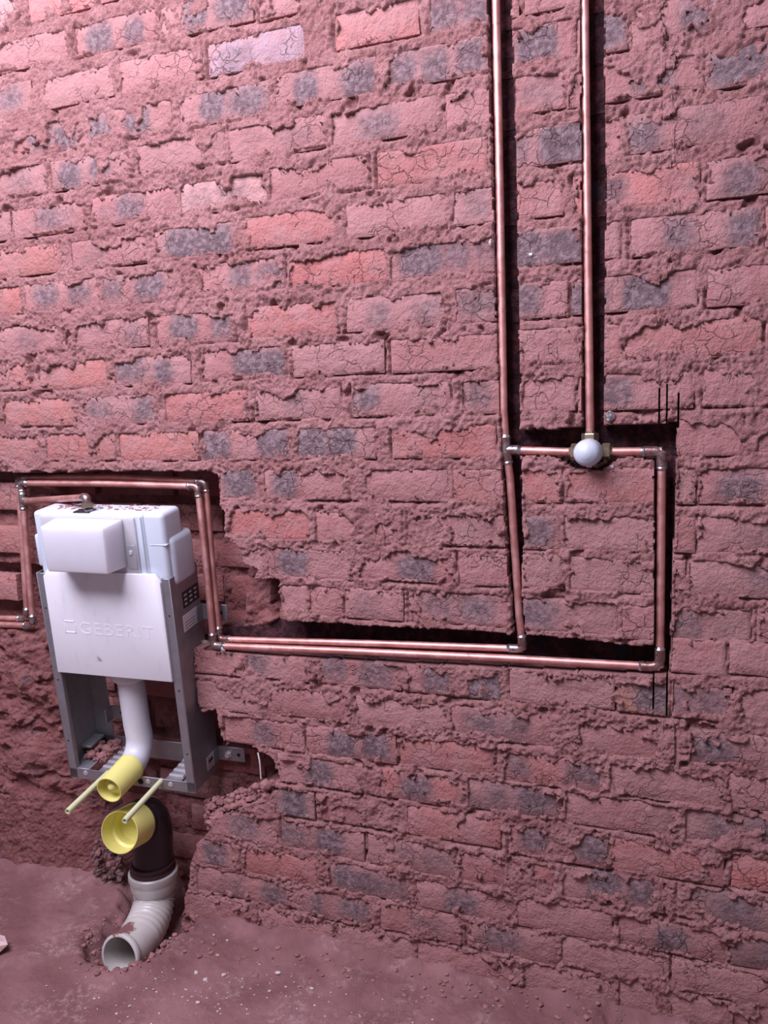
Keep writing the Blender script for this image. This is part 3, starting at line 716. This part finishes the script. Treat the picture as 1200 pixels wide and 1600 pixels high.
p = MB(); p.sweep(rel(fe, [top - Vector((0, 0, .05))] + bez), [.0480] + rad, 40, cap=False)
d_end = (bez[-1] - bez[-2]).normalized()
inner = [bez[40], bez[36], bez[32], bez[28], bez[22], bez[16]]
p.sweep(rel(fe, inner), [.0445] * 6, 40, cap=False)
p.lathe([(-.014, .0482), (-.012, .0505), (0, .0508), (.001, .0498), (.001, .0445), (-.01, .0445)], rel(fe, [end])[0], d_end, 40)
p.build('elbow_body', 'soiled_pvc', fe, smooth=True, angle=60)

# ------------------------------------------------------------------ copper pipework
PR = .0076
def pipe(parent, pts, r=PR):
    p = MB(); p.sweep([Vector(q) - parent.location for q in pts], r, 14); return p.build('pipe', 'copper', parent, smooth=True)
def elbow(parent, a, b, c, leg=.026, r=.0094):    # corner fitting at b between a and c
    a, b, c = Vector(a), Vector(b), Vector(c)
    A = b + (a - b).normalized() * leg; C = b + (c - b).normalized() * leg
    pts = rounded([A, b, C], leg * .6, 7)
    p = MB(); p.sweep([q - parent.location for q in pts], r, 14); e = p.build('elbow', 'soldered_copper', parent, smooth=True)
    for q, d in ((A, (a - b).normalized()), (C, (c - b).normalized())):
        s = MB(); s.lathe([(-.002, r), (0, r + .0009), (.002, r - .0004), (.005, PR + .0002)], q - parent.location, d, 14); s.build('solder_ring', 'solder', e, smooth=True)
    return e
def tee(parent, b, dirs, leg=.020, r=.0096):
    p = MB()
    for d in dirs: p.sweep([Vector(b) - parent.location, Vector(b) + Vector(d).normalized() * leg - parent.location], r, 14)
    e = p.build('tee', 'soldered_copper', parent, smooth=True)
    for d in dirs:
        s = MB(); d = Vector(d).normalized(); s.lathe([(-.002, r), (0, r + .0009), (.002, r - .0004), (.005, PR + .0002)], Vector(b) + d * leg - parent.location, d, 14); s.build('solder_ring', 'solder', e, smooth=True)
    return e
YV = .010
valve_c = wp(922, 706, YV)
# run A: riser on the left, tee to the valve, down the slanted chase, along the upper line and round the cistern
ra = empty('copper_pipe_run', wp(790, 700, YV))
tag(ra, 'copper pipe run rising left of the shower valve and leading round behind the cistern', 'copper pipe', 'copper supply pipes')
t0 = wp(791, 703, YV)
A = [wp(763, -260, YV), wp(775, 0, YV), wp(781, 300, YV), wp(787, 640, YV), t0]
pipe(ra, A)
a1 = wp(817, 1014, .016); a0 = wp(797, 745, YV)
pipe(ra, [t0, a0, wp(811, 960, .013), a1])
tee(ra, t0, [A[-2] - t0, a0 - t0, valve_c - t0], .024)
pipe(ra, [t0, valve_c + Vector((-.03, 0, 0))])
a2 = wp(343, 999, .022)
pipe(ra, [a1, wp(600, 1006, .018), a2]); elbow(ra, a0, a1, a2)
a3 = wp(321, 753, .036); pipe(ra, [a2, wp(333, 900, .026), a3]); elbow(ra, a1, a2, a3)
a4 = wp(29, 747, .036); pipe(ra, [a3, wp(170, 745, .036), a4]); elbow(ra, a2, a3, a4, .02)
a5 = wp(43, 967, .036); pipe(ra, [a4, a5]); elbow(ra, a3, a4, a5, .02)
a6 = wp(-140, 962, .036); pipe(ra, [a5, a6]); elbow(ra, a4, a5, a6)
# run B: loop on the right of the valve, along the lower line, round the cistern with a branch to it
rb = empty('copper_pipe_run', wp(1033, 1040, YV))
tag(rb, 'copper pipe loop right of the shower valve, feeding the cistern inlet from below', 'copper pipe', 'copper supply pipes')
b1 = wp(1034, 705, YV); pipe(rb, [valve_c + Vector((.03, 0, 0)), b1])
b2 = wp(1031, 1042, .012); pipe(rb, [b1, b2]); elbow(rb, valve_c, b1, b2, .03)
b3 = wp(334, 1009, .006); pipe(rb, [b2, wp(800, 1029, .004), wp(560, 1018, .006), b3]); elbow(rb, b1, b2, b3, .034)
b4 = wp(309, 760, .018); pipe(rb, [b3, wp(322, 880, .010), b4]); elbow(rb, b2, b3, b4)
b5 = wp(33, 755, .018); pipe(rb, [b4, wp(170, 756, .018), b5]); elbow(rb, b3, b4, b5, .022)
b6 = wp(36, 783, .018); b7 = wp(52, 978, .018); pipe(rb, [b5, b6, b7]); elbow(rb, b4, b5, b6, .018)
b8 = wp(-140, 970, .018); pipe(rb, [b7, b8]); elbow(rb, b6, b7, b8)
inlet = FR @ Vector((.150, .016, .679)); corner = inlet + Vector((0, 0, .020))
j0 = b6; j1 = Vector((corner.x, corner.y, corner.z))
tee(rb, b6, [b5 - b6, b7 - b6, j1 - b6], .018)
pipe(rb, [j0, j1]); elbow(rb, j0, j1, inlet, .016)
q = MB(); q.lathe([(0, .0105), (0, .0135), (.010, .0135), (.010, .010)], inlet - rb.location + Vector((0, 0, -.002)), (0, 0, 1), 6); q.build('inlet_nut', 'brass', rb)
# shower riser
rs = empty('shower_riser_pipe', valve_c + Vector((0, 0, .03)))
tag(rs, 'single straight copper pipe rising from top of the shower valve', 'copper pipe', 'copper supply pipes')
pipe(rs, [valve_c + Vector((0, 0, .022)), wp(917, 300, YV), wp(913, 0, YV), wp(910, -260, YV)])

# ------------------------------------------------------------------ shower valve
va = empty('shower_valve', valve_c)
tag(va, 'brass shower valve with round white protective cap between three copper pipes', 'valve')
p = MB(); p.lathe([(-.016, 0), (-.016, .016), (-.010, .021), (.012, .021), (.016, .018), (.030, .018), (.030, 0)], (0, .006, 0), (0, -1, 0), 24)
p.sweep([(-.03, 0, 0), (.03, 0, 0)], .0125, 18); p.sweep([(0, 0, 0), (0, 0, .022)], .0125, 18); p.build('valve_body', 'brass', va, smooth=True)
for d, o_ in (((-1, 0, 0), .020), ((1, 0, 0), .022), ((0, 0, 1), .020)):
    q = MB(); q.lathe([(0, .012), (0, .0150), (.002, .0158), (.012, .0158), (.014, .0150), (.014, .009), (.018, .0088), (.018, .008)], Vector(d) * o_, d, 6); q.build('compression_nut', 'brass', va)
q = MB(); q.lathe([(0, .012), (0, .0195), (.010, .0205), (.010, .012)], (.012, -.002, -.008), (.5, -.8, -.4), 6); q.build('gland_nut', 'brass', va)
p = MB(); p.lathe([(0, .019), (0, .0245), (.018, .0248), (.030, .0240), (.038, .0215), (.043, .0170), (.046, .0100), (.047, .0085), (.0478, .0)], (0, -.012, 0), (-.02, -1, .0), 36)
p.build('protective_cap', 'valve_cap', va, smooth=True, angle=60)
q = MB(); q.lathe([(0, 0), (0, .005), (.004, .005), (.004, 0)], (.002, -.030, -.0225), (0, -.2, -1), 8); q.build('cap_tab', 'bright_steel', va)

# ------------------------------------------------------------------ loose bits
def lump(name, c, r, mat, seed, sq=(1, 1, 1), sub=2, smooth=False):
    p = MB(); p.blob((0, 0, 0), r, seed, sq, sub); o = p.build(name, mat, None, smooth=smooth); o.location = c; return o
tag(lump('brick_fragment', (-1.452, -.265, .008), .036, 'pink_block', 5, (1.5, .8, .62), 1), 'pale pink broken block lying on floor at left edge', 'brick fragment')
tag(lump('solder_blob', wp(953, 651, -.006), .0105, 'solder', 8, (1.1, .5, .9)), 'shiny silver blob stuck to mortar right of shower riser pipe', 'solder blob')
tag(lump('solder_scrap', wp(320, 1003, -.006), .008, 'solder', 9, (1, .6, .6), 1), 'shiny silver solder scrap on ledge beside the paired pipe elbows', 'solder scrap')
tag(lump('solder_drip', wp(349, 1016, -.006), .006, 'solder', 10, (1.2, .5, .7), 1), 'small silver solder drip just below the lower pipe elbow', 'solder drip')
tag(lump('solder_bead', wp(830, 399, -.002), .004, 'solder', 11, (1, .5, 1)), 'small glossy bead on dark brick between the two riser chases', 'solder bead')
tag(lump('plaster_crumb', wp(957, 729, .0), .004, 'chip', 12), 'tiny white crumb under right side of shower valve', 'plaster crumb')
tag(lump('plaster_chip', wp(766, 378, -.006), .005, 'chip', 15, (.6, .5, 1)), 'tiny white chip at edge of left riser chase', 'plaster chip')
w = MB(); w0 = [wp(403, 1176, -.004), wp(406, 1190, -.006), wp(407, 1204, -.004), wp(408, 1217, .0)]
w.sweep([q - w0[3] for q in rounded(w0, .02)], .0016, 8); wo = w.build('wire_offcut', 'white_wire', None, smooth=True); wo.location = w0[3]
tag(wo, 'short white wire hanging in hollow beside lower wall bracket', 'wire')
# rubble heap on the broken ledge beside the frame
rbm = MB(); base = wp(385, 1262, .02); rr = random.Random(4)
for i in range(420):
    px = rr.uniform(322, 438); top = 1218 + (438 - px) * .30 + rr.uniform(0, 46)
    c = wp(px, top, rr.uniform(.0, .075)); rbm.blob(c - base, rr.choice([.003, .004, .005, .006, .009, .012]) * rr.uniform(.8, 1.2), 40 + i, (1.1, 1, .8), 1)
ro = rbm.build('mortar_rubble', 'clod', None); ro.location = base; tag(ro, 'crumbled red mortar rubble heaped on broken ledge right of the frame', 'rubble', kind='stuff')
# dark burnt lumps left of the waste pipe
rbm = MB(); base = wp(165, 1345, .03)
for i in range(110):
    c = wp(rr.uniform(146, 192), rr.uniform(1312, 1378), rr.uniform(.012, .04)); rbm.blob(c - base, rr.uniform(.003, .010), 400 + i, (1, 1, .9), 1)
ro = rbm.build('burnt_rubble', 'dark_clod', None); ro.location = base; tag(ro, 'dark grey burnt mortar lumps left of the black waste pipe', 'rubble', kind='stuff')
# crumbs round the elbow mouth and pale chips strewn on the floor
rbm = MB(); base = Vector((-1.16, -.17, -.03))
for i in range(150):
    a = rr.uniform(-.4, 3.6); k = rr.uniform(.85, 1.35)
    x = -1.185 + .085 * k * math.cos(-a); y = -.145 + .085 * k * math.sin(-a) + rr.uniform(-.02, .05)
    rbm.blob(Vector((x, y, floor_z(x, y) + .002)) - base, rr.choice([.0015, .002, .003, .004, .007]), 600 + i, (1, 1, .7), 1)
ro = rbm.build('soil_crumbs', 'clod', None); ro.location = base; tag(ro, 'loose red soil crumbs round the open mouth of the drain elbow', 'soil', kind='stuff')
rbm = MB(); base = Vector((-.9, -.2, 0))
spots = [(307, 1517, 5), (350, 1519, 5), (320, 1527, 5), (434, 1517, 6), (421, 1546, 4), (340, 1490, 4), (355, 1468, 3), (334, 1461, 3), (290, 1544, 4), (285, 1556, 3), (309, 1564, 4), (203, 1570, 3), (182, 1582, 3), (487, 1543, 4), (405, 1503, 3), (147, 1558, 3), (240, 1547, 2)]
for (px, py, s) in spots:
    q = fp(px, py, -.006); rbm.blob(Vector((q.x, q.y, floor_z(q.x, q.y) + .001)) - base, s * .00105, int(px * 3 + py), (1.2, .9, .6), 1)
for i in range(170):
    px = rr.gauss(360, 150); py = rr.gauss(1545, 34)
    if py < 1475 + max(0, px - 300) * .16 or px < 60: continue
    q = fp(px, py, -.006)
    if q.y > -.02: continue
    rbm.blob(Vector((q.x, q.y, floor_z(q.x, q.y) + .0004)) - base, rr.uniform(.0008, .0026), 800 + i, (1.2, .9, .6), 1)
ro = rbm.build('plaster_chips', 'chip', None); ro.location = base; tag(ro, 'pale plaster chips strewn over floor right of the drain elbow', 'plaster chips', kind='stuff')
rbm = MB(); base = Vector((-.6, -.08, 0))
for i in range(120):
    px = rr.uniform(280, 1000); q = fp(px, 1445 + (px - 280) * .19 + abs(rr.gauss(0, 26)), -.004)
    if q.y > -.006: continue
    rbm.blob(Vector((q.x, q.y, floor_z(q.x, q.y) + .001)) - base, rr.uniform(.0015, .006), 1300 + i, (1.2, 1, .7), 1)
ro = rbm.build('fallen_crumbs', 'clod', None); ro.location = base; tag(ro, 'red mortar crumbs fallen along foot of the brick wall', 'rubble', kind='stuff')
print('BRICK COUNT', len([o for o in wall.children]))
